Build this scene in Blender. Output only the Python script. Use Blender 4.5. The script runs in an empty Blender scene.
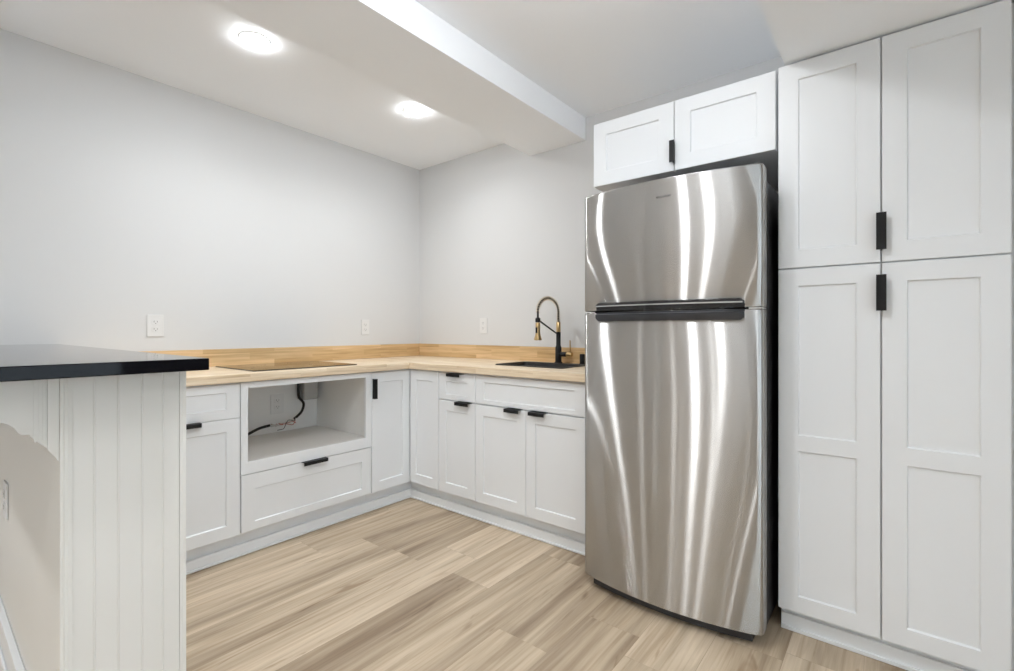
import bpy, bmesh, math, random
from mathutils import Vector, Matrix

# ------------------------------------------------------------------ camera, world, exposure
sc = bpy.context.scene
COL = sc.collection
YAW = math.atan2(386.5, 480.0)
cam_data = bpy.data.cameras.new('camera')
cam_data.sensor_width = 36.0
cam_data.lens = 480.0 / 1014.0 * 36.0
cam_data.shift_y = -5.5 / 1014.0
cam_data.clip_start = 0.02
cam = bpy.data.objects.new('camera', cam_data)
COL.objects.link(cam)
cam.location = (3.193, -2.759, 1.156)
cam.rotation_euler = (math.pi / 2, 0, YAW)
sc.camera = cam

world = bpy.data.worlds.new('world')
sc.world = world
world.use_nodes = True
world.node_tree.nodes['Background'].inputs[0].default_value = (0.76, 0.895, 1.0, 1)
world.node_tree.nodes['Background'].inputs[1].default_value = 2.4

sc.view_settings.view_transform = 'Standard'
sc.view_settings.look = 'None'
sc.view_settings.exposure = 0.95
sc.view_settings.gamma = 1.0
sc.view_settings.use_curve_mapping = False
sc.cycles.use_denoising = True
sc.cycles.max_bounces = 14
sc.cycles.diffuse_bounces = 10
sc.cycles.glossy_bounces = 6
sc.cycles.sample_clamp_indirect = 6.0

HIGH, LOW = 2.54, 2.172           # kitchen ceiling, dropped ceiling
LAMP_W = 2.6
# recessed ceiling lamps: x, y, ceiling height, watts
LAMPS = [
    (0.82, -1.73, HIGH, 2.6), (0.84, -0.77, HIGH, 2.5),
    (2.28, -2.05, HIGH, 3.4),
    (0.7, -3.7, LOW, LAMP_W), (1.7, -3.7, LOW, LAMP_W), (2.7, -3.7, LOW, LAMP_W), (3.8, -2.6, LOW, LAMP_W),
    (0.7, -4.9, LOW, LAMP_W), (1.7, -4.9, LOW, LAMP_W), (2.7, -4.9, LOW, LAMP_W), (4.0, -4.9, LOW, LAMP_W),
]

# ------------------------------------------------------------------ materials
def mat(name, color=(.8, .8, .8), rough=.5, metal=0.0, spec=.5, **kw):
    m = bpy.data.materials.new(name)
    m.use_nodes = True
    b = m.node_tree.nodes['Principled BSDF']
    b.inputs['Base Color'].default_value = (*color, 1)
    b.inputs['Roughness'].default_value = rough
    b.inputs['Metallic'].default_value = metal
    b.inputs['Specular IOR Level'].default_value = spec
    for k, v in kw.items():
        b.inputs[k.replace('_', ' ')].default_value = v
    return m

def nodes(m):
    t = m.node_tree
    return t, t.nodes['Principled BSDF']

def N(t, kind, **props):
    n = t.nodes.new(kind)
    for k, v in props.items():
        setattr(n, k, v)
    return n

def L(t, a, b):
    t.links.new(a, b)

def add_bump(m, scale=(1, 1, 1), nscale=60, strength=.05, dist=.002, detail=4):
    t, b = nodes(m)
    tc = N(t, 'ShaderNodeTexCoord'); mp = N(t, 'ShaderNodeMapping'); nz = N(t, 'ShaderNodeTexNoise'); bp = N(t, 'ShaderNodeBump')
    mp.inputs['Scale'].default_value = scale
    nz.inputs['Scale'].default_value = nscale
    nz.inputs['Detail'].default_value = detail
    bp.inputs['Strength'].default_value = strength
    bp.inputs['Distance'].default_value = dist
    L(t, tc.outputs['Object'], mp.inputs[0]); L(t, mp.outputs[0], nz.inputs['Vector'])
    L(t, nz.outputs['Fac'], bp.inputs['Height']); L(t, bp.outputs[0], b.inputs['Normal'])
    return m

WALL = add_bump(mat('wall_paint', (.67, .673, .673), .75, spec=.25), nscale=220, strength=.08)
CEIL = add_bump(mat('ceiling_paint', (.925, .945, .97), .85, spec=.15), nscale=180, strength=.08)
CAB = mat('cabinet_lacquer', (.79, .805, .82), .38, spec=.4)
CABIN = mat('cabinet_interior', (.78, .78, .77), .55, spec=.3)
BAR = add_bump(mat('painted_beadboard', (.73, .72, .69), .5, spec=.35), scale=(1, 1, 1.0), nscale=26, strength=.18, dist=.0015)
BLACK = mat('black_metal', (.008, .008, .009), .42, spec=.3)
STONE = mat('black_stone', (.004, .004, .006), .05, spec=.12)
GLASS = mat('black_ceramic_glass', (.010, .010, .011), .035, spec=.9)
GOLD = mat('brushed_gold', (.56, .40, .20), .28, 1.0)
SINK = mat('black_sink', (.010, .0095, .009), .42)
PLATE = mat('white_plastic', (.73, .73, .725), .35)
SLOT = mat('slot_dark_grey', (.08, .08, .08), .6)  # dark grey for outlet slots and one cable wire
GALV = add_bump(mat('galvanised_steel', (.34, .34, .33), .55, .6), nscale=40, strength=.2)
GALV2 = add_bump(mat('box_cover_grey', (.46, .46, .45), .6, .3), nscale=60, strength=.25)
RUBBER = mat('black_cable', (.012, .012, .012), .45)
FOIL = add_bump(mat('cable_foil', (.62, .6, .57), .35, .8), nscale=90, strength=.5, dist=.003)
RED = mat('red_wire', (.5, .16, .12), .5)
WHITEW = mat('white_wire', (.75, .74, .72), .5)
FBODY = mat('fridge_side', (.055, .056, .06), .32, .3)
FGASK = mat('fridge_gasket', (.03, .03, .032), .6)
FHAND = mat('fridge_handle', (.010, .010, .012), .22, spec=.6)
FHAND2 = mat('fridge_handle_lower', (.035, .037, .043), .3, spec=.5)
CHAMP = mat('champagne_spring', (.62, .55, .43), .3, 1.0)
CHROME = mat('bright_metal', (.75, .75, .74), .18, 1.0)
MARK = mat('badge_grey', (.16, .16, .16), .35, .8)

def steel():
    m = bpy.data.materials.new('brushed_steel'); m.use_nodes = True
    t = m.node_tree; t.nodes.remove(t.nodes['Principled BSDF'])
    g = N(t, 'ShaderNodeBsdfAnisotropic', distribution='GGX')
    g.inputs['Color'].default_value = (.60, .59, .575, 1)
    g.inputs['Roughness'].default_value = .27
    g.inputs['Anisotropy'].default_value = .86
    L(t, g.outputs[0], t.nodes['Material Output'].inputs[0])
    tg = N(t, 'ShaderNodeTangent', direction_type='RADIAL', axis='Z')
    L(t, tg.outputs[0], g.inputs['Tangent'])
    tc = N(t, 'ShaderNodeTexCoord')
    # long gentle waves of the sheet metal
    mp = N(t, 'ShaderNodeMapping'); mp.inputs['Scale'].default_value = (3.2, 1, .9)
    nz = N(t, 'ShaderNodeTexNoise'); nz.inputs['Scale'].default_value = 1.6; nz.inputs['Detail'].default_value = 1.0
    bp = N(t, 'ShaderNodeBump'); bp.inputs['Strength'].default_value = .35; bp.inputs['Distance'].default_value = .004
    L(t, tc.outputs['Object'], mp.inputs[0]); L(t, mp.outputs[0], nz.inputs['Vector']); L(t, nz.outputs['Fac'], bp.inputs['Height'])
    L(t, bp.outputs[0], g.inputs['Normal'])
    return m
STEEL = steel()

def butcher(name, along, c1, c2, rough=.35):
    """edge-glued strips of light hardwood running along x or y; strips stack in the other axes"""
    m = mat(name, c1, rough, spec=.35)
    t, b = nodes(m)
    tc = N(t, 'ShaderNodeTexCoord')
    sep = N(t, 'ShaderNodeSeparateXYZ'); L(t, tc.outputs['Object'], sep.inputs[0])
    com = N(t, 'ShaderNodeCombineXYZ')
    a, o = ('X', 'Y') if along == 'x' else ('Y', 'X')
    # brick rows across (other axis + height), bricks along
    add = N(t, 'ShaderNodeMath', operation='ADD')
    L(t, sep.outputs[o], add.inputs[0]); L(t, sep.outputs['Z'], add.inputs[1])
    L(t, sep.outputs[a], com.inputs[0]); L(t, add.outputs[0], com.inputs[1])
    br = N(t, 'ShaderNodeTexBrick'); br.offset = .37; br.offset_frequency = 2; br.squash = 1
    br.inputs['Color1'].default_value = (0, 0, 0, 1); br.inputs['Color2'].default_value = (1, 1, 1, 1); br.inputs['Mortar'].default_value = (.5, .5, .5, 1)
    br.inputs['Scale'].default_value = 1; br.inputs['Mortar Size'].default_value = .0
    br.inputs['Brick Width'].default_value = .42; br.inputs['Row Height'].default_value = .045
    L(t, com.outputs[0], br.inputs['Vector'])
    ramp = N(t, 'ShaderNodeMapRange'); L(t, br.outputs['Color'], ramp.inputs['Value'])
    mp = N(t, 'ShaderNodeMapping'); mp.inputs['Scale'].default_value = (3, 60, 60) if along == 'x' else (60, 3, 60)
    L(t, tc.outputs['Object'], mp.inputs[0])
    off = N(t, 'ShaderNodeVectorMath', operation='ADD')
    sc_ = N(t, 'ShaderNodeVectorMath', operation='SCALE'); sc_.inputs['Scale'].default_value = 17.0
    L(t, br.outputs['Color'], sc_.inputs[0]); L(t, mp.outputs[0], off.inputs[0]); L(t, sc_.outputs[0], off.inputs[1])
    nz = N(t, 'ShaderNodeTexNoise'); nz.inputs['Scale'].default_value = 1.0; nz.inputs['Detail'].default_value = 5
    L(t, off.outputs[0], nz.inputs['Vector'])
    mix = N(t, 'ShaderNodeMix', data_type='RGBA')
    mix.inputs['A'].default_value = (*c1, 1); mix.inputs['B'].default_value = (*c2, 1)
    L(t, ramp.outputs[0], mix.inputs['Factor'])
    mul = N(t, 'ShaderNodeMix', data_type='RGBA', blend_type='MULTIPLY'); mul.inputs['Factor'].default_value = 1.0
    g = N(t, 'ShaderNodeValToRGB'); g.color_ramp.elements[0].position = .3; g.color_ramp.elements[0].color = (.74, .68, .60, 1)
    g.color_ramp.elements[1].position = .6; g.color_ramp.elements[1].color = (1, 1, 1, 1)
    L(t, nz.outputs['Fac'], g.inputs[0]); L(t, mix.outputs['Result'], mul.inputs['A']); L(t, g.outputs[0], mul.inputs['B'])
    L(t, mul.outputs['Result'], b.inputs['Base Color'])
    return m
WOODX = butcher('butcher_block_along_back_wall', 'x', (.75, .60, .42), (.87, .745, .575))
WOODY = butcher('butcher_block_along_left_wall', 'y', (.75, .60, .42), (.87, .745, .575))
SPLX = butcher('backsplash_wood_back', 'x', (.62, .42, .21), (.78, .56, .32))
SPLY = butcher('backsplash_wood_left', 'y', (.62, .42, .21), (.78, .56, .32))

def floor_mat():
    m = mat('vinyl_planks', (.5, .4, .3), .42, spec=.35)
    t, b = nodes(m)
    tc = N(t, 'ShaderNodeTexCoord'); at = N(t, 'ShaderNodeAttribute', attribute_name='plank')
    sep = N(t, 'ShaderNodeSeparateXYZ'); L(t, at.outputs['Vector'], sep.inputs[0])   # x tone, y seed
    sh = N(t, 'ShaderNodeCombineXYZ')
    m1 = N(t, 'ShaderNodeMath', operation='MULTIPLY'); m1.inputs[1].default_value = 37.0
    L(t, sep.outputs['Y'], m1.inputs[0]); L(t, m1.outputs[0], sh.inputs[0]); L(t, m1.outputs[0], sh.inputs[1])
    ad = N(t, 'ShaderNodeVectorMath', operation='ADD'); L(t, tc.outputs['Object'], ad.inputs[0]); L(t, sh.outputs[0], ad.inputs[1])
    def noise(scale, s, detail, dist=0.0, rough=.55):
        mp = N(t, 'ShaderNodeMapping'); mp.inputs['Scale'].default_value = scale
        nz = N(t, 'ShaderNodeTexNoise'); nz.inputs['Scale'].default_value = s; nz.inputs['Detail'].default_value = detail
        nz.inputs['Distortion'].default_value = dist; nz.inputs['Roughness'].default_value = rough
        L(t, ad.outputs[0], mp.inputs[0]); L(t, mp.outputs[0], nz.inputs['Vector'])
        return nz.outputs['Fac']
    broad = noise((10, .75, 1), 1.0, 4, .9)
    fine = noise((48, 1.5, 1), 1.0, 5, .5, .6)
    knot = noise((14, 2.2, 1), 1.3, 2, 1.2)
    r = N(t, 'ShaderNodeValToRGB')
    e = r.color_ramp.elements
    e[0].position = .28; e[0].color = (.31, .235, .165, 1)
    e[1].position = .68; e[1].color = (.66, .545, .41, 1)
    e2 = e.new(.47); e2.color = (.49, .395, .285, 1)
    tone = N(t, 'ShaderNodeMath', operation='MULTIPLY_ADD'); tone.inputs[1].default_value = .24; L(t, sep.outputs['X'], tone.inputs[0]); L(t, broad, tone.inputs[2])
    sub = N(t, 'ShaderNodeMath', operation='SUBTRACT'); L(t, tone.outputs[0], sub.inputs[0]); sub.inputs[1].default_value = .12
    L(t, sub.outputs[0], r.inputs[0])
    fr = N(t, 'ShaderNodeValToRGB'); fr.color_ramp.elements[0].position = .30; fr.color_ramp.elements[0].color = (.74, .69, .635, 1)
    fr.color_ramp.elements[1].position = .58; fr.color_ramp.elements[1].color = (1, 1, 1, 1)
    L(t, fine, fr.inputs[0])
    kr = N(t, 'ShaderNodeValToRGB'); kr.color_ramp.elements[0].position = .24; kr.color_ramp.elements[0].color = (.55, .47, .40, 1)
    kr.color_ramp.elements[1].position = .36; kr.color_ramp.elements[1].color = (1, 1, 1, 1)
    L(t, knot, kr.inputs[0])
    a1 = N(t, 'ShaderNodeMix', data_type='RGBA', blend_type='MULTIPLY'); a1.inputs['Factor'].default_value = 1
    a2 = N(t, 'ShaderNodeMix', data_type='RGBA', blend_type='MULTIPLY'); a2.inputs['Factor'].default_value = .8
    L(t, r.outputs[0], a1.inputs['A']); L(t, fr.outputs[0], a1.inputs['B'])
    L(t, a1.outputs['Result'], a2.inputs['A']); L(t, kr.outputs[0], a2.inputs['B'])
    L(t, a2.outputs['Result'], b.inputs['Base Color'])
    return m
FLOOR = floor_mat()

def emit(name, color, strength):
    m = bpy.data.materials.new(name); m.use_nodes = True
    t = m.node_tree; t.nodes.remove(t.nodes['Principled BSDF'])
    e = N(t, 'ShaderNodeEmission'); e.inputs[0].default_value = (*color, 1); e.inputs[1].default_value = strength
    L(t, e.outputs[0], t.nodes['Material Output'].inputs[0])
    return m
LENS = emit('lamp_lens', (1, .985, .96), 14.0)

LENSK = emit('kitchen_lamp_lens', (.95, .975, 1.0), 66.0)

# ------------------------------------------------------------------ helpers
def box(bm, x0, x1, y0, y1, z0, z1):
    v = [bm.verts.new(p) for p in ((x0, y0, z0), (x1, y0, z0), (x1, y1, z0), (x0, y1, z0), (x0, y0, z1), (x1, y0, z1), (x1, y1, z1), (x0, y1, z1))]
    for f in ((0, 3, 2, 1), (4, 5, 6, 7), (0, 1, 5, 4), (1, 2, 6, 5), (2, 3, 7, 6), (3, 0, 4, 7)):
        bm.faces.new([v[i] for i in f])

def B(*boxes):
    bm = bmesh.new()
    for b in boxes:
        box(bm, *b)
    return bm

def prism(bm, pts, z0, z1, axis='z'):
    """extrude a closed outline. axis z: pts (x,y); axis x: pts (y,z) between x=z0..z1; axis y: pts (x,z)"""
    def P(p, h):
        return {'z': (p[0], p[1], h), 'x': (h, p[0], p[1]), 'y': (p[0], h, p[1])}[axis]
    a = [bm.verts.new(P(p, z0)) for p in pts]; b = [bm.verts.new(P(p, z1)) for p in pts]
    n = len(pts); fs = []
    fs.append(bm.faces.new(a[::-1])); fs.append(bm.faces.new(b))
    for i in range(n):
        fs.append(bm.faces.new((a[i], a[(i + 1) % n], b[(i + 1) % n], b[i])))
    bmesh.ops.recalc_face_normals(bm, faces=fs)

def lathe(bm, prof, center=(0, 0, 0), seg=28, axis='z'):
    """prof: list of (r, h) swept round the axis"""
    rings = []
    for r, h in prof:
        ring = []
        for k in range(seg):
            a = 2 * math.pi * k / seg
            p = (r * math.cos(a), r * math.sin(a), h)
            if axis == 'x': p = (h, p[0], p[1])
            if axis == 'y': p = (p[1], h, p[0])
            ring.append(bm.verts.new((p[0] + center[0], p[1] + center[1], p[2] + center[2])))
        rings.append(ring)
    fs = []
    for a, b in zip(rings, rings[1:]):
        for k in range(seg):
            fs.append(bm.faces.new((a[k], a[(k + 1) % seg], b[(k + 1) % seg], b[k])))
    fs.append(bm.faces.new(rings[0][::-1])); fs.append(bm.faces.new(rings[-1]))
    bmesh.ops.recalc_face_normals(bm, faces=fs)

def tube(bm, pts, r, seg=12):
    pts = [Vector(p) for p in pts]
    rr = r if isinstance(r, (list, tuple)) else [r] * len(pts)
    d = (pts[1] - pts[0]).normalized()
    up = Vector((0, 0, 1)) if abs(d.z) < .9 else Vector((1, 0, 0))
    n = d.cross(up).normalized(); rings = []
    for i, p in enumerate(pts):
        t = (pts[min(i + 1, len(pts) - 1)] - pts[max(i - 1, 0)]).normalized()
        n = (n - t * n.dot(t)).normalized(); b = t.cross(n)
        rings.append([bm.verts.new(p + (n * math.cos(2 * math.pi * k / seg) + b * math.sin(2 * math.pi * k / seg)) * rr[i]) for k in range(seg)])
    fs = []
    for a, b in zip(rings, rings[1:]):
        for k in range(seg):
            fs.append(bm.faces.new((a[k], a[(k + 1) % seg], b[(k + 1) % seg], b[k])))
    fs.append(bm.faces.new(rings[0][::-1])); fs.append(bm.faces.new(rings[-1]))
    bmesh.ops.recalc_face_normals(bm, faces=fs)

def spline(ctrl, n=8):
    c = [Vector(p) for p in ctrl]; c = [c[0] * 2 - c[1]] + c + [c[-1] * 2 - c[-2]]
    out = []
    for i in range(1, len(c) - 2):
        for k in range(n):
            t = k / n
            out.append(.5 * ((2 * c[i]) + (-c[i - 1] + c[i + 1]) * t + (2 * c[i - 1] - 5 * c[i] + 4 * c[i + 1] - c[i + 2]) * t * t + (-c[i - 1] + 3 * c[i] - 3 * c[i + 1] + c[i + 2]) * t ** 3))
    out.append(c[-2])
    return out

def obj(name, bm, m, parent=None, bevel=0, smooth=False, loc=None):
    me = bpy.data.meshes.new(name)
    bm.normal_update(); bm.to_mesh(me); bm.free()
    if smooth:
        for p in me.polygons: p.use_smooth = True
        try: me.set_sharp_from_angle(angle=math.radians(40))
        except Exception: pass
    o = bpy.data.objects.new(name, me); COL.objects.link(o)
    for mm in (m if isinstance(m, (list, tuple)) else [m]): me.materials.append(mm)
    if parent: o.parent = parent
    if loc: o.location = loc
    if bevel:
        md = o.modifiers.new('bevel', 'BEVEL'); md.width = bevel; md.segments = 2; md.limit_method = 'ANGLE'; md.angle_limit = math.radians(50)
        md.harden_normals = False
    return o

def thing(name, label, cat, loc=(0, 0, 0), rot=0, group=None):
    o = bpy.data.objects.new(name, None); COL.objects.link(o); o.empty_display_size = .1
    o.location = loc; o.rotation_euler = (0, 0, rot)
    o['label'] = label; o['category'] = cat
    if group: o['group'] = group
    return o

def tag(o, label, cat, group=None):
    o['label'] = label; o['category'] = cat
    if group: o['group'] = group
    return o

def struct(name, bm, m, bevel=0):
    o = obj(name, bm, m, bevel=bevel); o['kind'] = 'structure'; return o

def dup(o, parent=None):
    c = o.copy(); COL.objects.link(c)
    if parent: c.parent = parent
    for ch in [x for x in bpy.data.objects if x.parent == o]:
        dup(ch, c)
    return c

# ------------------------------------------------------------------ room
XR, YF = 5.6, -5.6
def build_floor():
    rnd = random.Random(5)
    W = .222; x_edges = []; x = .006 - W
    bm = bmesh.new()
    rows = []
    fixed = {7: (-1.14, .95, .35), 9: (-1.33, .25, .95), 3: (-1.424, .55, .9), 8: (-.709, .15, .35)}   # row: joint, tone beyond, tone before
    data = []
    i = -1
    while x < XR:
        x0, x1 = max(x, 0), min(x + W, XR)
        if x1 > x0:
            j = fixed[i][0] if i in fixed else -rnd.random() * 1.22
            cuts = [j]
            while cuts[-1] < 0: cuts.append(cuts[-1] + 1.22)
            lo = j
            while lo > YF: lo -= 1.22; cuts.append(lo)
            cuts = sorted(c for c in cuts)
            for a, b in zip(cuts, cuts[1:]):
                a2, b2 = max(a, YF), min(b, 0)
                if b2 - a2 < 1e-4: continue
                tone = rnd.random()
                if i in fixed:
                    if abs(a - j) < .01: tone = fixed[i][1]
                    if abs(b - j) < .01: tone = fixed[i][2]
                data.append((x0, x1, a2, b2, tone, rnd.random()))
        x += W; i += 1
    g = .0006
    for (x0, x1, a, b, t, s) in data:
        vs = [bm.verts.new(p) for p in ((x0 + g, a + g, 0), (x1 - g, a + g, 0), (x1 - g, b - g, 0), (x0 + g, b - g, 0))]
        bm.faces.new(vs)
    n = len(data)
    box(bm, 0, XR, YF, 0, -.12, -.0012)
    o = struct('floor', bm, FLOOR)
    at = o.data.attributes.new('plank', 'FLOAT_VECTOR', 'FACE')
    for k, p in enumerate(o.data.polygons):
        at.data[k].vector = (data[k][4], data[k][5], 0) if k < n else (0, 0, 0)
build_floor()

struct('wall_left', B((-.12, 0, YF, 0, 0, 2.66)), WALL)
struct('wall_back', B((-.12, 3.60, 0, .12, 0, 2.66)), WALL)
struct('wall_niche', B((3.485, XR, -.655, -.535, 0, LOW - .001), (3.485, 3.60, -.535, -.001, 0, LOW - .001)), WALL)
# far right wall with a wide unseen window added to raise the ambient light, and the wall behind the camera
struct('wall_right', B((XR, XR + .12, -1.6, -.535, 0, 2.66), (XR, XR + .12, YF, -5.2, 0, 2.66), (XR, XR + .12, -5.2, -1.6, 0, .5), (XR, XR + .12, -5.2, -1.6, 2.05, 2.66)), WALL)
w2 = struct('added_window_1', B((XR + .03, XR + .08, -5.2, -5.14, .5, 2.05), (XR + .03, XR + .08, -1.66, -1.6, .5, 2.05), (XR + .03, XR + .08, -5.14, -1.66, .5, .56), (XR + .03, XR + .08, -5.14, -1.66, 1.99, 2.05),
                         (XR + .03, XR + .08, -3.43, -3.37, .56, 1.99)), mat('added_window_frame', (.84, .84, .83), .35))
struct('wall_front', B((-.12, XR + .12, YF - .12, YF, 0, 2.66)), WALL)
pane = mat('added_window_glass', (1, 1, 1), .0, spec=.5, Transmission_Weight=1.0)
obj('pane', B((XR + .052, XR + .057, -5.14, -3.43, .56, 1.99), (XR + .052, XR + .057, -3.37, -1.66, .56, 1.99)), pane, w2)
# ceiling: the raised kitchen part and the dropped part round it, one plastered surface with a step
SX, SY = 2.868, -2.573
struct('ceiling', B((-.12, SX, SY, .12, HIGH, 2.66), (SX, XR + .12, SY, .12, LOW, 2.66), (-.12, XR + .12, YF - .12, SY, LOW, 2.66)), CEIL)
struct('ceiling_beam', B((1.186, 1.630, SY + .001, -.001, 2.392, HIGH - .001)), CEIL)

# ------------------------------------------------------------------ recessed lamps
def make_lamp(deep):
    r = thing('recessed_light', 'x', 'ceiling light')
    bm = bmesh.new(); lathe(bm, [(.048, -.001), (.052, -.006), (.066, -.004), (.069, 0.0)], seg=40)
    obj('trim_ring', bm, PLATE, r, smooth=True)
    if deep:   # frosted lens standing proud of the ceiling
        bm = bmesh.new(); lathe(bm, [(.054, -.0055), (.054, -.011), (.050, -.014), (.025, -.0155), (.001, -.016)], seg=40)
        obj('lens', bm, LENSK, r, smooth=True)
    else:
        bm = bmesh.new(); lathe(bm, [(.054, -.0055), (.052, -.0085), (.03, -.010), (.001, -.0105)], seg=40)
        obj('lens', bm, LENS, r, smooth=True)
    return r
lamp_labels = [
    'round recessed ceiling light, the larger-looking one nearer the camera over the cooktop run',
    'round recessed ceiling light nearer the room corner, left of the boxed beam',
    'recessed ceiling light over the open floor in front of the pantry, right of the beam',
    'recessed light in the dropped ceiling nearest the left wall, first row behind the camera',
    'recessed light in the dropped ceiling, second from the left wall, first row behind the camera',
    'recessed light in the dropped ceiling, third from the left wall, first row behind the camera',
    'recessed light in the dropped ceiling right of the pantry doors, beside the camera',
    'recessed light in the dropped ceiling, second row behind the camera, nearest the left wall',
    'recessed light in the dropped ceiling, second row behind the camera, middle of its row',
    'recessed light in the dropped ceiling, second row behind the camera, right of its row',
    'recessed light in the dropped ceiling at the far end behind the camera, right end']
proto_k, proto_l = make_lamp(True), make_lamp(False)
kn = [l for l in LAMPS if l[2] == HIGH]; ln = [l for l in LAMPS if l[2] == LOW]
lamps = [proto_k] + [dup(proto_k) for _ in kn[1:]] + [proto_l] + [dup(proto_l) for _ in ln[1:]]
for i, (x, y, z, w) in enumerate(LAMPS):
    o = lamps[i]
    o.location = (x, y, z); o['label'] = lamp_labels[i]; o['group'] = 'recessed ceiling lights'
    ld = bpy.data.lights.new('bulb', 'AREA'); ld.shape = 'DISK'; ld.size = .10; ld.energy = w
    ld.color = (.95, .975, 1.0); ld.spread = math.radians(150)
    lo = bpy.data.objects.new('bulb', ld); COL.objects.link(lo); lo.location = (0, 0, -.018 if z == HIGH else -.012); lo.parent = o
    lo.visible_camera = True

# unseen lamp inferred in front of the refrigerator, bulb lowered to brighten the raised ceiling
d_ = thing('low_bulb_light', 'small round unseen light in front of the refrigerator, bulb lowered to brighten the raised ceiling', 'ceiling light', (2.62, -1.75, HIGH))
bm = bmesh.new(); lathe(bm, [(.085, -.001), (.085, -.020), (.078, -.024)], seg=40); obj('base_ring', bm, PLATE, d_, smooth=True)
ld = bpy.data.lights.new('bulb', 'POINT'); ld.energy = 6.0; ld.shadow_soft_size = .045; ld.color = (.95, .975, 1.0)
lo = bpy.data.objects.new('bulb', ld); COL.objects.link(lo); lo.location = (0, 0, -.22); lo.parent = d_
bm = bmesh.new(); lathe(bm, [(.012, -.025), (.012, -.168), (.008, -.170)], seg=20); obj('lamp_holder', bm, PLATE, d_, smooth=True)

# ------------------------------------------------------------------ shaker fronts and pulls
def shaker(w, h, t=.019, sx=.062, panels=None, top=.062, bot=.062, depth=.0075, ch=.0035):
    """front faces -y; local x 0..w, z 0..h, y from -t to 0"""
    bm = bmesh.new(); e = .0018
    if panels is None: panels = [(bot, h - top)]
    yF, yR = -t, -t + depth
    def q(*p): bm.faces.new([bm.verts.new(v) for v in p])
    # back, chamfered rim
    q((0, 0, 0), (0, 0, h), (w, 0, h), (w, 0, 0))
    a = [(0, -t + e, 0), (w, -t + e, 0), (w, -t + e, h), (0, -t + e, h)]
    b = [(0, 0, 0), (w, 0, 0), (w, 0, h), (0, 0, h)]
    c = [(e, yF, e), (w - e, yF, e), (w - e, yF, h - e), (e, yF, h - e)]
    for k in range(4):
        l = (k + 1) % 4
        q(b[k], b[l], a[l], a[k]); q(a[k], a[l], c[l], c[k])
    xs = [e, sx, w - sx, w - e]
    def rect(x0, x1, z0, z1, y): q((x0, y, z0), (x1, y, z0), (x1, y, z1), (x0, y, z1))
    zs = [e]
    for p in panels: zs += [p[0], p[1]]
    zs.append(h - e)
    for i in range(len(zs) - 1):
        is_panel = i % 2 == 1
        for j in range(3):
            if is_panel and j == 1:
                x0, x1, z0, z1 = xs[1], xs[2], zs[i], zs[i + 1]
                o_ = [(x0, yF, z0), (x1, yF, z0), (x1, yF, z1), (x0, yF, z1)]
                n_ = [(x0 + ch, yR, z0 + ch), (x1 - ch, yR, z0 + ch), (x1 - ch, yR, z1 - ch), (x0 + ch, yR, z1 - ch)]
                for k in range(4):
                    l = (k + 1) % 4; q(o_[k], o_[l], n_[l], n_[k])
                q(*n_)
            else:
                rect(xs[j], xs[j + 1], zs[i], zs[i + 1], yF)
    bmesh.ops.remove_doubles(bm, verts=bm.verts, dist=1e-5)
    bmesh.ops.recalc_face_normals(bm, faces=bm.faces)
    return bm

def pull_h(parent, x, z, y=-.631, length=.115):
    """edge pull hooked over a top edge: flat tongue forward, lip down. x centre, z edge height"""
    bm = bmesh.new(); pts = [(y + .018, .0005), (y + .018, .0030), (y - .024, .0030), (y - .026, .0012), (y - .026, -.017), (y - .0235, -.017), (y - .0235, .0005)]
    prism(bm, pts, -length / 2, length / 2, 'x')
    return obj('handle', bm, BLACK, parent, bevel=.0006, loc=(x, 0, z))

def pull_v(parent, x, z0, z1, y, w=.030, side=0):
    """edge pull standing upright, its lip covering the seam"""
    bm = B((-.0012, .0012, y, y + .0 + .010, 0, z1 - z0))
    box(bm, -.0012, .0012, -.022 + y, y, 0, z1 - z0)
    box(bm, -w / 2 + side, w / 2 + side, -.0245 + y, -.022 + y, 0, z1 - z0)
    return obj('handle', bm, BLACK, parent, loc=(x, 0, z0))

FRONT = -.611      # cabinet boxes end here, fronts stand off to -.63
def front(name, parent, x0, x1, z0, z1, **kw):
    g = .0016
    o = obj(name, shaker(x1 - x0 - 2 * g, z1 - z0, **kw), CAB, parent, loc=(x0 + g, FRONT, z0))
    return o
# x, z of handles are given in cabinet space; subtract the door origin
def hdl(door, x, z, length=.115):
    h = pull_h(door, x - door.location.x, z - door.location.z, y=-.0195, length=length); return h

ZT, ZB = .893, .122     # top of boxes, bottom of boxes
DZ = (.125, .708, .716, .882)

# --- back run, local frame = world
# narrow drawer base
c = thing('base_cabinet', 'narrow white base cabinet with one drawer over one door, left of the sink cabinet', 'cabinet', (.915, 0, 0))
obj('carcass', B((0, .3165, FRONT, -.004, ZB, ZT)), CAB, c)
obj('toe_kick', B((0, .3165, -.565, -.53, .001, ZB - .001)), CAB, c)
d = front('drawer', c, 0, .3165, DZ[2], DZ[3], top=.05, bot=.034); hdl(d, .150, DZ[3])
d = front('door', c, 0, .3165, DZ[0], DZ[1]); hdl(d, .222, DZ[1])
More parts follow.
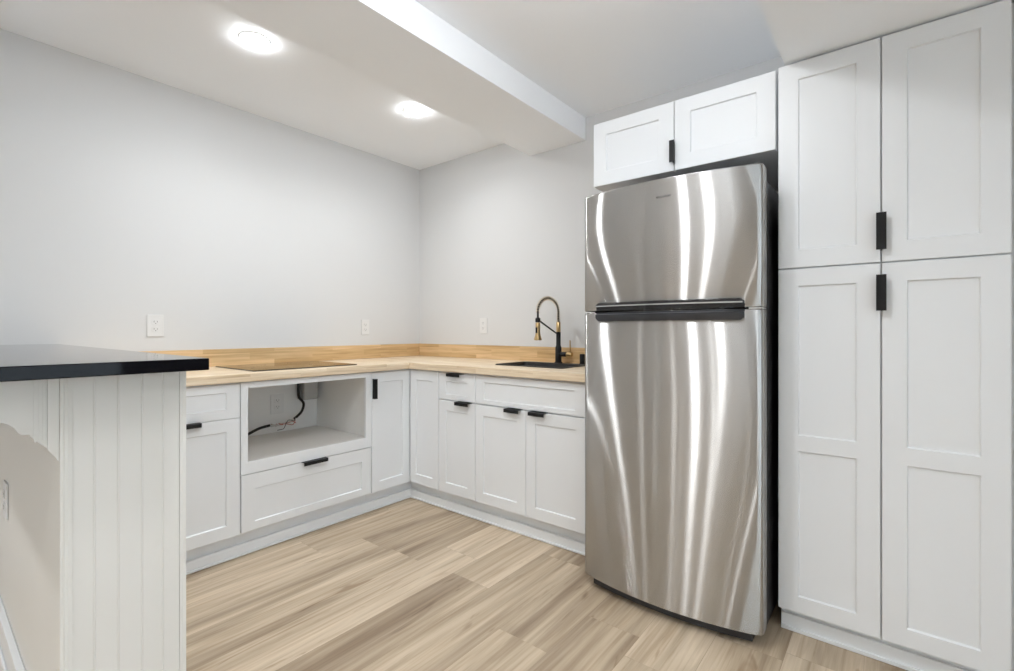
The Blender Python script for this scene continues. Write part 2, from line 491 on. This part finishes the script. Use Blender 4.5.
# sink base
c = thing('base_cabinet', 'wide white sink cabinet with long false drawer front over two doors, beside the refrigerator', 'cabinet', (1.2325, 0, 0))
W = .758
obj('carcass', B((0, .018, FRONT, -.004, ZB, ZT), (W - .018, W, FRONT, -.004, ZB, ZT), (.018, W - .018, FRONT, -.004, ZB, ZB + .018), (.018, W - .018, -.022, -.004, ZB + .018, ZT), (.018, W - .018, FRONT, FRONT + .018, .69, ZT)), CAB, c)
obj('toe_kick', B((0, W, -.565, -.53, .001, ZB - .001)), CAB, c)
front('false_drawer', c, 0, W, DZ[2], DZ[3], top=.036, bot=.026, sx=.066)
d = front('door', c, 0, W / 2, DZ[0], DZ[1]); hdl(d, .293, DZ[1], .105)
d = front('door', c, W / 2, W, DZ[0], DZ[1]); hdl(d, .463, DZ[1], .105)

# corner cabinet (L shaped)
c = thing('corner_cabinet', 'white L-shaped corner cabinet with two doors meeting in the inner corner', 'cabinet')
bm = bmesh.new(); prism(bm, [(.004, -.004), (.004, -.935), (.611, -.935), (.611, -.611), (.9135, -.611), (.9135, -.004)], ZB, ZT)
obj('carcass', bm, CAB, c)
bm = bmesh.new(); prism(bm, [(.53, -.53), (.53, -.935), (.565, -.935), (.565, -.565), (.9135, -.565), (.9135, -.53)], .001, ZB - .001)
obj('toe_kick', bm, CAB, c)
d = obj('door', shaker(.9135 - .634, DZ[3] - DZ[0] + .003, sx=.058), CAB, c, loc=(.6325, FRONT, DZ[0]))
d = obj('door', shaker(.935 - .634, DZ[3] - DZ[0] + .003, sx=.058), CAB, c, loc=(.611, -.9335, DZ[0])); d.rotation_euler = (0, 0, math.pi / 2)
# upright pull on the left door (door-local: x along the door)
pull_v(d, .004, .596, .722, -.0195, w=.024, side=.008)

R90 = math.pi / 2
# --- left run: local x -> world +y, local y -> world -x
# range cabinet with open bay
c = thing('range_cabinet', 'white base cabinet with open empty bay above one wide drawer, under the cooktop', 'cabinet', (0, -1.7175, 0), R90)
W = .781
obj('carcass', B((0, .018, FRONT, -.004, ZB, ZT), (W - .018, W, FRONT, -.004, ZB, ZT), (.018, W - .018, FRONT, -.004, ZB, ZB + .018),
                 (.018, W - .018, FRONT, -.010, .462, .480)), CABIN, c)
obj('back_panel', B((.018, W - .018, -.0095, -.0045, .140, .893)), CABIN, c)
obj('toe_kick', B((0, W, -.565, -.53, .001, ZB - .001)), CAB, c)
bm = bmesh.new()
fr = (-.631, FRONT - .0005)
box(bm, .0015, .036, *fr, .422, .889); box(bm, W - .042, W - .0015, *fr, .422, .889)
box(bm, .036, W - .042, *fr, .860, .889); box(bm, .036, W - .042, *fr, .422, .482)
obj('face_frame', bm, CAB, c)
d = front('drawer', c, .003, W - .003, .128, .418, top=.078, bot=.042, sx=.066); hdl(d, .395, .418, .145)
# left base cabinet
c = thing('base_cabinet', 'white base cabinet partly hidden behind the bar, one drawer over one door', 'cabinet', (0, -2.2, 0), R90)
W = .482
obj('carcass', B((-.10, W, FRONT, -.004, ZB, ZT)), CAB, c)
obj('toe_kick', B((-.10, W, -.565, -.53, .001, ZB - .001)), CAB, c)
d = front('drawer', c, 0, W, DZ[2], DZ[3] + .004, top=.04, bot=.045)
d = front('door', c, 0, W, DZ[0], DZ[1] + .006); hdl(d, .243, DZ[1] + .006)

# shoe moulding along the toe kicks
def base_L():
    bm = bmesh.new()
    prism(bm, [(.566, -2.300), (.600, -2.300), (.600, -.600), (1.9905, -.600), (1.9905, -.566), (.566, -.566)], .001, .012)
    prism(bm, [(.566, -2.300), (.592, -2.300), (.592, -.592), (1.9905, -.592), (1.9905, -.566), (.566, -.566)], .012, .056)
    return bm
struct('trim_1', base_L(), CAB, bevel=.003)

# ------------------------------------------------------------------ worktop
CT0, CT1 = .8945, .9365
SX0, SX1, SY0, SY1 = 1.235, 1.735, -.455, -.135     # sink rim outline
ct = thing('countertop', 'L-shaped butcher block wood worktop running along the left and back walls', 'countertop', (0, 0, 0))
def slab_back():
    bm = bmesh.new(); m = .016
    xs = [.003, SX0 + m, SX1 - m, 2.005]; ys = [-.655, SY0 + m, SY1 - m, -.003]
    for i in range(3):
        for j in range(3):
            if i == 1 and j == 1: continue
            bm.faces.new([bm.verts.new(p) for p in ((xs[i], ys[j], CT1), (xs[i + 1], ys[j], CT1), (xs[i + 1], ys[j + 1], CT1), (xs[i], ys[j + 1], CT1))])
    bmesh.ops.remove_doubles(bm, verts=bm.verts, dist=1e-5)
    r = bmesh.ops.extrude_face_region(bm, geom=list(bm.faces))
    for v in [g for g in r['geom'] if isinstance(g, bmesh.types.BMVert)]: v.co.z = CT0
    bmesh.ops.recalc_face_normals(bm, faces=bm.faces)
    return bm
obj('slab', slab_back(), WOODX, ct, bevel=.003)
obj('slab', B((.003, .655, -2.300, -.6555, CT0, CT1)), WOODY, ct, bevel=.003)
obj('backsplash', B((.0235, 2.005, -.0225, -.003, CT1 + .0003, 1.040)), SPLX, ct, bevel=.002)
obj('backsplash', B((.003, .0225, -2.300, -.003, CT1 + .0003, 1.040)), SPLY, ct, bevel=.002)

# cooktop
t_ = thing('cooktop', 'flat black glass cooktop set in the wood worktop on the left run', 'cooktop', (.318, -1.315, CT1))
bm = bmesh.new()
def rrect(w, h, r, n=5):
    out = []
    for cx_, cy_, a0 in ((w - r, h - r, 0), (-w + r, h - r, 90), (-w + r, -h + r, 180), (w - r, -h + r, 270)):
        for k in range(n + 1):
            a = math.radians(a0 + 90 * k / n); out.append((cx_ + r * math.cos(a), cy_ + r * math.sin(a)))
    return out
prism(bm, rrect(.256, .315, .012), .0006, .0062)
obj('glass_top', bm, GLASS, t_, bevel=.0012)
ringm = mat('burner_mark', (.10, .10, .10), .2)
for (bx, by, br) in ((-.12, -.16, .075), (-.12, .16, .095), (.11, -.16, .095), (.11, .16, .075)):
    bm = bmesh.new(); seg = 40
    for k in range(seg):
        a0, a1 = 2 * math.pi * k / seg, 2 * math.pi * (k + 1) / seg
        bm.faces.new([bm.verts.new(p) for p in ((bx + br * math.cos(a0), by + br * math.sin(a0), .0064), (bx + (br + .002) * math.cos(a0), by + (br + .002) * math.sin(a0), .0064),
                                                (bx + (br + .002) * math.cos(a1), by + (br + .002) * math.sin(a1), .0064), (bx + br * math.cos(a1), by + br * math.sin(a1), .0064))])
    obj('burner_ring', bm, ringm, t_)

# sink
s_ = thing('sink', 'black drop-in sink in the wood worktop beside the refrigerator', 'sink', (0, 0, 0))
def sink_bm():
    cx_, cy_ = (SX0 + SX1) / 2, (SY0 + SY1) / 2; w, h = (SX1 - SX0) / 2, (SY1 - SY0) / 2
    loops = [(w, h, .02, CT1 + .0004), (w, h, .02, CT1 + .005), (w - .004, h - .004, .018, CT1 + .0065), (w - .020, h - .020, .03, CT1 + .0055), (w - .024, h - .024, .03, CT1 - .006),
             (w - .032, h - .032, .035, CT1 - .17), (w - .055, h - .055, .03, CT1 - .19), (.03, .03, .0299, CT1 - .195)]
    bm = bmesh.new(); rings = []
    for (a, b, r, z) in loops:
        rings.append([bm.verts.new((cx_ + p[0], cy_ + p[1], z)) for p in rrect(a, b, r, 6)])
    n = len(rings[0])
    for a, b in zip(rings, rings[1:]):
        for k in range(n): bm.faces.new((a[k], a[(k + 1) % n], b[(k + 1) % n], b[k]))
    bm.faces.new(rings[-1])
    bmesh.ops.recalc_face_normals(bm, faces=bm.faces)
    return bm
o = obj('basin', sink_bm(), SINK, s_, smooth=True); md = o.modifiers.new('thick', 'SOLIDIFY'); md.thickness = .001; md.offset = 0
bm = bmesh.new(); lathe(bm, [(.042, CT1 - .1935), (.042, CT1 - .1915), (.030, CT1 - .190), (.012, CT1 - .193), (.001, CT1 - .193)], ((SX0 + SX1) / 2, (SY0 + SY1) / 2, 0))
obj('drain', bm, CHROME, s_, smooth=True)

# faucet
FX, FY = 1.47, -.078
f_ = thing('faucet', 'tall black and gold spring-neck kitchen faucet with pull-down spray head', 'faucet', (FX, FY, CT1))
z0 = CT1
bm = bmesh.new(); lathe(bm, [(.027, .0005), (.027, .006), (.021, .010), (.0205, .104), (.0175, .112), (.0150, .116), (.0150, .205), (.0125, .207)])
obj('body', bm, BLACK, f_, smooth=True)
bm = bmesh.new(); lathe(bm, [(.0128, .2065), (.0145, .208), (.0145, .268), (.0115, .272)])
obj('collar', bm, GOLD, f_, smooth=True)
# arc: up from collar, over, down to the spray head
reach = .235
arc = [(0, 0, .272), (0, -.001, .315)]
for k in range(0, 13):
    a = math.pi * k / 12
    arc.append((0, -reach / 2 + reach / 2 * math.cos(a), .335 + .088 * math.sin(a)))
arc += [(0, -reach, .325)]
arcs = spline(arc, 6)
bm = bmesh.new(); tube(bm, arcs + [Vector((0, -reach, .270))], .0060)
obj('hose', bm, BLACK, f_, smooth=True)
# coil spring round the hose
def coil(path, turns, R, r):
    Ls = [0]
    for a, b in zip(path, path[1:]): Ls.append(Ls[-1] + (b - a).length)
    n = int(turns * 12); pts = []
    for k in range(n + 1):
        s = Ls[-1] * k / n; i = max(j for j in range(len(Ls)) if Ls[j] <= s + 1e-9); i = min(i, len(path) - 2)
        u = (s - Ls[i]) / max(1e-9, Ls[i + 1] - Ls[i]); p = path[i].lerp(path[i + 1], u)
        t = (path[i + 1] - path[i]).normalized(); nx = Vector((1, 0, 0)); by = t.cross(nx)
        a = 2 * math.pi * turns * k / n
        pts.append(p + (nx * math.cos(a) + by * math.sin(a)) * R)
    return pts
bm = bmesh.new(); tube(bm, coil(arcs, 25, .0112, .0018), .0024, 6)
obj('spring', bm, CHAMP, f_, smooth=True)
bm = bmesh.new(); lathe(bm, [(.0100, .2665), (.0160, .270), (.0160, .290), (.0110, .296)], (0, -reach, 0))
obj('spray_holder', bm, BLACK, f_, smooth=True)
bm = bmesh.new(); lathe(bm, [(.0215, .1555), (.0245, .158), (.0240, .166), (.0175, .185), (.0150, .205), (.0150, .262), (.013, .266)], (0, -reach, 0))
sh = obj('spray_head', bm, GOLD, f_, smooth=True)
bm = bmesh.new(); box(bm, -.0065, .0065, -reach - .0175, -reach - .0125, .200, .236); obj('spray_button', bm, BLACK, sh, bevel=.002)
bm = bmesh.new(); tube(bm, [(0, -.010, .192), (0, -reach + .012, .279)], .0052, 10)
obj('support_arm', bm, BLACK, f_, smooth=True)
bm = bmesh.new(); lathe(bm, [(.0155, .020), (.0155, .062), (.012, .064)], (0, 0, .060), axis='x')
lv = obj('lever_stem', bm, BLACK, f_, smooth=True)
bm = bmesh.new(); lathe(bm, [(.0135, .0645), (.0170, .068), (.0170, .098), (.0130, .103)], (0, 0, .060), axis='x')
tube(bm, [(.088, 0, .072), (.090, 0, .10), (.0885, 0, .152)], [.0060, .0045, .0042], 10)
obj('lever', bm, GOLD, f_, smooth=True)

bm = bmesh.new(); lathe(bm, [(.0215, .0005), (.0215, .004), (.0165, .006), (.0165, .062), (.014, .066)])
tag(obj('air_gap_cap', bm, BLACK, smooth=True, loc=(1.645, -.070, CT1)), 'small black cylindrical cap standing on the worktop right of the faucet', 'sink cap')

# ------------------------------------------------------------------ outlets
def outlet(w, h, label, loc, rot, group='wall outlets', m=PLATE):
    r = thing('wall_outlet', label, 'outlet', loc, rot, group)
    bm = bmesh.new(); prism(bm, rrect(w / 2, h / 2, .004), -.0005, -.006, 'y'); obj('cover_plate', bm, m, r, bevel=.0015)
    for s in (-1, 1):
        bm = bmesh.new(); prism(bm, [(p[0], p[1] + s * h * .165) for p in rrect(w * .23, h * .12, .008)], -.0062, -.008, 'y')
        sk = obj('socket', bm, m, r, bevel=.0006)
        bm = B((-.0085, -.0065, -.0084, -.0081, s * h * .165 - .002, s * h * .165 + .008), (.0065, .0085, -.0084, -.0081, s * h * .165 - .002, s * h * .165 + .006),
               (-.002, .002, -.0084, -.0081, s * h * .165 - .0095, s * h * .165 - .0055))
        obj('slots', bm, SLOT, sk)
    return r
outlet(.078, .122, 'white duplex wall outlet above the cooktop worktop, left part of the left wall', (0, -1.908, 1.180), R90)
outlet(.070, .115, 'white wall outlet on the left wall nearest the room corner', (0, -.550, 1.178), R90)
outlet(.074, .118, 'white wall outlet on the back wall between the corner and the faucet', (.742, 0, 1.190), 0)
outlet(.088, .132, 'white outlet inside the open cabinet bay beside the loose cable', (.0100, -1.236, .668), R90)
outlet(.072, .118, 'white outlet low on the long face of the bar, left of its corner post', (.93, -2.5615, .600), 0)

# junction box and cable in the open bay
j = thing('junction_box', 'grey metal electrical junction box high in the open cabinet bay', 'junction box', (.0098, -1.046, .745))
obj('housing', B((.0004, .085, -.052, .052, -.062, .125)), GALV, j, bevel=.004)
obj('cover', B((.0855, .089, -.046, .046, -.058, .120)), GALV2, j, bevel=.001)
k_ = thing('power_cable', 'loose black cable with stripped foil middle hanging across the open cabinet bay', 'cable', (0, 0, 0))
p1 = spline([(.050, -1.112, .872), (.050, -1.112, .74), (.065, -1.113, .700), (.105, -1.104, .664), (.125, -1.125, .620), (.13, -1.155, .592), (.13, -1.185, .572)], 8)
bm = bmesh.new(); tube(bm, p1, .0085); obj('upper_sheath', bm, RUBBER, k_, smooth=True)
p2 = spline([(.13, -1.186, .571), (.13, -1.235, .555), (.125, -1.29, .548), (.12, -1.335, .552)], 8)
bm = bmesh.new(); tube(bm, p2, [.0075 + .0012 * math.sin(i * 1.9) for i in range(len(p2))]); obj('stripped_section', bm, FOIL, k_, smooth=True)
p3 = spline([(.12, -1.336, .552), (.125, -1.40, .545), (.14, -1.47, .525), (.15, -1.56, .492)], 8)
bm = bmesh.new(); tube(bm, p3, .0085); obj('lower_sheath', bm, RUBBER, k_, smooth=True)
rnd = random.Random(3)
for i, m_ in enumerate((RED, WHITEW, RED, SLOT)):
    a = [(.135 + rnd.uniform(-.01, .02), -1.175 - .025 * q_ + rnd.uniform(-.008, .008), .570 - .006 * q_ + rnd.uniform(-.028, .024)) for q_ in range(6)]
    bm = bmesh.new(); tube(bm, spline(a, 6), .0022, 8); obj('wire', bm, m_, k_, smooth=True)
# crimp rings
bm = bmesh.new(); tube(bm, [(.12, -1.322, .551), (.12, -1.330, .5515)], .0105); obj('ferrule', bm, CHROME, k_, smooth=True)

# ------------------------------------------------------------------ cabinet over the refrigerator
c = thing('wall_cabinet', 'white two-door cabinet mounted above the refrigerator', 'cabinet', (2.036, 0, 0))
W = .800; YO = -.621
obj('carcass', B((0, .018, YO, -.003, 1.862, 2.168), (W - .018, W, YO, -.003, 1.862, 2.168), (.018, W - .018, YO, -.003, 1.862, 1.880), (.018, W - .018, YO, -.003, 2.150, 2.168), (.018, W - .018, -.021, -.003, 1.880, 2.150)), CAB, c)
dl = obj('door', shaker(.3965, .308, sx=.068, top=.062, bot=.066), CAB, c, loc=(.002, YO - .0005, 1.862))
dr = obj('door', shaker(.3965, .308, sx=.068, top=.062, bot=.066), CAB, c, loc=(.4020, YO - .0005, 1.862))
pull_v(dl, .3980, .032, .128, -.0195, w=.022, side=-.002)

# ------------------------------------------------------------------ pantry
c = thing('pantry_cabinet', 'tall white four-door pantry cabinet right of the refrigerator reaching the dropped ceiling', 'cabinet', (2.8465, 0, 0))
W = .6265; YP = -.650
obj('carcass', B((0, W, YP, -.003, .095, 2.160)), CAB, c)
obj('toe_kick', B((.004, W, -.618, -.58, .001, .094)), CAB, c)
g = .0016
dw = W / 2 - .0035
doors = []
for s in (0, 1):
    x0 = g if s == 0 else W / 2 + .0022
    lo = obj('door', shaker(dw, 1.385 - .0925, sx=.066, panels=[(.062, .610), (.668, 1.230)]), CAB, c, loc=(x0, YP - .0005, .0925))
    up = obj('door', shaker(dw, 2.1625 - 1.390, sx=.066, top=.064, bot=.066), CAB, c, loc=(x0, YP - .0005, 1.390))
    doors.append((lo, up))
pull_v(doors[0][0], dw + .0028, 1.222 - .0925, 1.345 - .0925, -.0195, w=.028)
pull_v(doors[0][1], dw + .0028, 1.430 - 1.390, 1.556 - 1.390, -.0195, w=.028)
obj('filler_strip', B((W + .0008, W + .0105, -.640, -.62, .001, 2.160)), CAB, c)
struct('trim_2', B((2.852, 3.4840, -.632, -.6185, .001, .060), (2.852, 3.4840, -.640, -.632, .001, .016)), CAB, bevel=.002)

# ------------------------------------------------------------------ refrigerator
FW, FX0 = .730, 2.099
fr_ = thing('refrigerator', 'stainless steel top-freezer refrigerator with bowed doors and black pocket handle', 'refrigerator', (FX0 + FW / 2, -.84, 0))
def bow(x):   # x from -w/2..w/2 -> front y (local, edges at 0)
    u = 2 * x / FW
    return -.050 * (1 - u * u) - .004 * (1 - u ** 8)
def door_bm(z0, z1):
    bm = bmesh.new(); n = 72; pts = []
    for k in range(n + 1):
        x = -FW / 2 + FW * (.5 - .5 * math.cos(math.pi * k / n) if False else k / n)
        pts.append((x, bow(x)))
    r = .010
    outline = [(-FW / 2, .062), (-FW / 2, .012)] + [(-FW / 2 + .001, .004)] + pts[1:-1] + [(FW / 2 - .001, .004)] + [(FW / 2, .012), (FW / 2, .062)]
    # rings up the height with a softened top and bottom edge
    rings = []
    for (z, ins) in ((z0, .004), (z0 + .002, .0015), (z0 + .005, 0), (z1 - .005, 0), (z1 - .002, .0015), (z1, .004)):
        ring = []
        for (x, y) in outline:
            s = 1 - ins / (FW / 2)
            ring.append(bm.verts.new((x * s, y + (ins if y < .05 else 0), z)))
        rings.append(ring)
    m_ = len(outline)
    for a, b in zip(rings, rings[1:]):
        for k in range(m_): bm.faces.new((a[k], a[(k + 1) % m_], b[(k + 1) % m_], b[k]))
    bm.faces.new(rings[0]); bm.faces.new(rings[-1])
    bmesh.ops.recalc_face_normals(bm, faces=bm.faces)
    return bm
ZG = 1.2355
obj('body', B((-.357, .357, .078, .79, .035, 1.722)), FBODY, fr_, bevel=.006)
obj('gasket', B((-.345, .345, .063, .0775, .060, 1.715)), FGASK, fr_)
fd = obj('freezer_door', door_bm(ZG + .003, 1.757), STEEL, fr_, smooth=True)
rd = obj('fridge_door', door_bm(.052, ZG - .003), STEEL, fr_, smooth=True)
# black pocket handle, following the bow: one lip on each door
def strip(x0, x1, prof, r=0, n=48):
    """prof: closed list of (dy, z), swept along the bow between x0 and x1"""
    bm = bmesh.new(); rings = []
    for k in range(n + 1):
        x = x0 + (x1 - x0) * k / n
        e = min(x - x0, x1 - x); cut = 0
        if r and e < r: cut = r - math.sqrt(max(0, r * r - (r - e) ** 2))
        ring = []
        zc = sum(p[1] for p in prof) / len(prof)
        for (dy, z, side) in prof:
            z2 = z - cut * side
            ring.append(bm.verts.new((x, bow(x) + dy, z2)))
        rings.append(ring)
    m_ = len(prof)
    for a, b in zip(rings, rings[1:]):
        for k in range(m_): bm.faces.new((a[k], a[(k + 1) % m_], b[(k + 1) % m_], b[k]))
    bm.faces.new(rings[0][::-1]); bm.faces.new(rings[-1])
    bmesh.ops.recalc_face_normals(bm, faces=bm.faces)
    return bm
HX0, HX1 = -.292, .308
sidep = lambda lst: [(a, b, s) for (a, b, s) in lst]
hu = obj('handle', strip(HX0, HX1, [(.002, ZG + .0035, 0), (-.0015, ZG + .0040, 0), (-.0015, ZG + .019, 0), (-.0150, ZG + .021, 0), (-.0150, ZG + .033, 1), (-.009, ZG + .037, 1), (.002, ZG + .037, 1)], .010), FHAND, fd, smooth=True)
obj('handle_trim', strip(HX0 + .004, HX1 - .004, [(-.0145, ZG + .0205, 0), (-.0165, ZG + .0205, 0), (-.0168, ZG + .0255, 0), (-.0145, ZG + .0260, 0)]), CHROME, hu, smooth=True)
hl = obj('handle', strip(HX0, HX1, [(.002, ZG - .0040, 0), (-.0015, ZG - .0045, 0), (-.002, ZG - .010, 0), (-.0105, ZG - .013, 0), (-.0095, ZG - .038, -1), (-.006, ZG - .042, -1), (.002, ZG - .042, -1)], .010), FHAND2, rd, smooth=True)
# badge of short strokes on the freezer door
bx = 2.486 - (FX0 + FW / 2)
bm = bmesh.new(); x = bx - .030
for k, (w_, h_) in enumerate(((.006, .007), (.002, .008), (.002, .006), (.004, .006), (.003, .005), (.004, .006), (.003, .0075), (.004, .006), (.004, .006), (.002, .008))):
    box(bm, x, x + w_, bow(x) - .0012, bow(x) + .003, 1.681, 1.681 + h_); x += w_ + .0025
obj('badge', bm, MARK, fd)
# hinges, grille, feet
obj('top_hinge', B((.285, .350, .02, .14, 1.7575, 1.768)), FBODY, fr_, bevel=.003)
obj('middle_hinge', B((.318, .3615, -.004, .07, ZG - .0025, ZG + .0025)), CHROME, fr_)
bm = bmesh.new(); n_ = 24; xs_ = [-.326 + .652 * k / n_ for k in range(n_ + 1)]
prism(bm, [(x, bow(x) * .85 + .026) for x in xs_] + [(.326, .062), (-.326, .062)], .014, .0505)
obj('base_grille', bm, FGASK, fr_)
for s in (-1, 1):
    for yy in (.11, .72):
        bm = bmesh.new(); lathe(bm, [(.022, .0005), (.022, .012), (.010, .014), (.010, .0345)], (s * .31, yy, 0)); obj('foot', bm, FGASK, fr_, smooth=True)

# ------------------------------------------------------------------ bar
b_ = thing('half_wall_bar', 'white painted bar half wall with grooved beadboard end panel and scalloped bracket', 'bar', (0, 0, 0))
BX, BY0, BY1, BZ = 1.808, -2.561, -2.329, 1.0590
yb = lambda y: -2.759 + 1.0457 * (y + 2.759)
yc = lambda y: -2.759 + 1.04 * (y + 2.759)
zc_ = lambda z: 1.156 - 1.04 * (1.156 - z)
obj('wall_core', B((.003, BX, BY0, BY1, .001, BZ)), BAR, b_)
# grooved end panel: profile in (y, x) swept up
def bead_profile():
    pts = [(BY0 + .020, BX + .0005), (BY0 + .020, BX + .010)]
    for gy in map(yb, (-2.5155, -2.4755, -2.4330, -2.3935)):
        for (dy, dx) in ((-.0022, .010), (-.0008, .0084), (.0008, .0084), (.0022, .010)):
            pts.append((gy + dy, BX + dx))
    pts += [(BY1 - .014, BX + .010), (BY1 - .014, BX + .0005)]
    return pts
bm = bmesh.new()
prism(bm, [(x, y) for (y, x) in bead_profile()], .002, BZ - .001)
obj('end_panel', bm, BAR, b_)
bm = bmesh.new()
prism(bm, [(BX + .0005, BY0 - .0005), (BX + .013, BY0 - .0005), (BX + .015, BY0 + .004), (BX + .013, BY0 + .008), (BX + .0145, BY0 + .012), (BX + .013, BY0 + .0195), (BX + .0005, BY0 + .0195)], .002, BZ - .001)
obj('corner_trim', bm, BAR, b_)
bm = bmesh.new(); prism(bm, [(BX + .0005, BY1 - .0135), (BX + .013, BY1 - .0135), (BX + .014, BY1 - .007), (BX + .013, BY1), (BX + .0005, BY1)], .002, BZ - .001)
obj('corner_trim', bm, BAR, b_)
# bracket under the overhang: side outline in (y, z)
def bracket():
    bm = bmesh.new(); T = BZ - .0005
    def side(pts, x0, x1):
        prism(bm, [(yc(y), T if z > 1.03 else zc_(z)) for (y, z) in pts], x0, x1, 'x')
    side([(-2.5695, T), (-2.5695, .887), (-2.576, .899), (-2.5865, .915), (-2.5865, T)], BX - .046, BX + .006)
    side([(-2.5867, T), (-2.5867, .917), (-2.594, .925), (-2.604, .936), (-2.6115, .946), (-2.6115, T)], BX - .042, BX + .001)
    for yy in (-2.5915, -2.598, -2.6045):
        side([(yy - .0016, T), (yy - .0016, .9345), (yy + .0016, .9305), (yy + .0016, T)], BX + .0012, BX + .0032)
    side([(-2.6117, T), (-2.6117, .949), (-2.623, .950), (-2.628, .955), (-2.633, .965), (-2.642, .974), (-2.655, .981), (-2.70, .985), (-2.75, .992), (-2.785, 1.003), (-2.80, 1.015), (-2.80, T)], BX - .044, BX + .003)
    return bm
obj('bracket', bracket(), BAR, b_)
o2 = obj('baseboard', B((.003, BX - .002, BY0 - .018, BY0 - .0005, .001, .225), (.003, BX - .002, BY0 - .026, BY0 - .0185, .001, .15)), CAB, b_, bevel=.003)

t_ = thing('stone_countertop', 'polished black stone bar top on the white half wall', 'countertop', (0, 0, 0))
bm = bmesh.new(); box(bm, .003, 1.907, -2.90, -2.307, 1.0596, 1.0880)
obj('slab', bm, STONE, t_, bevel=.002)
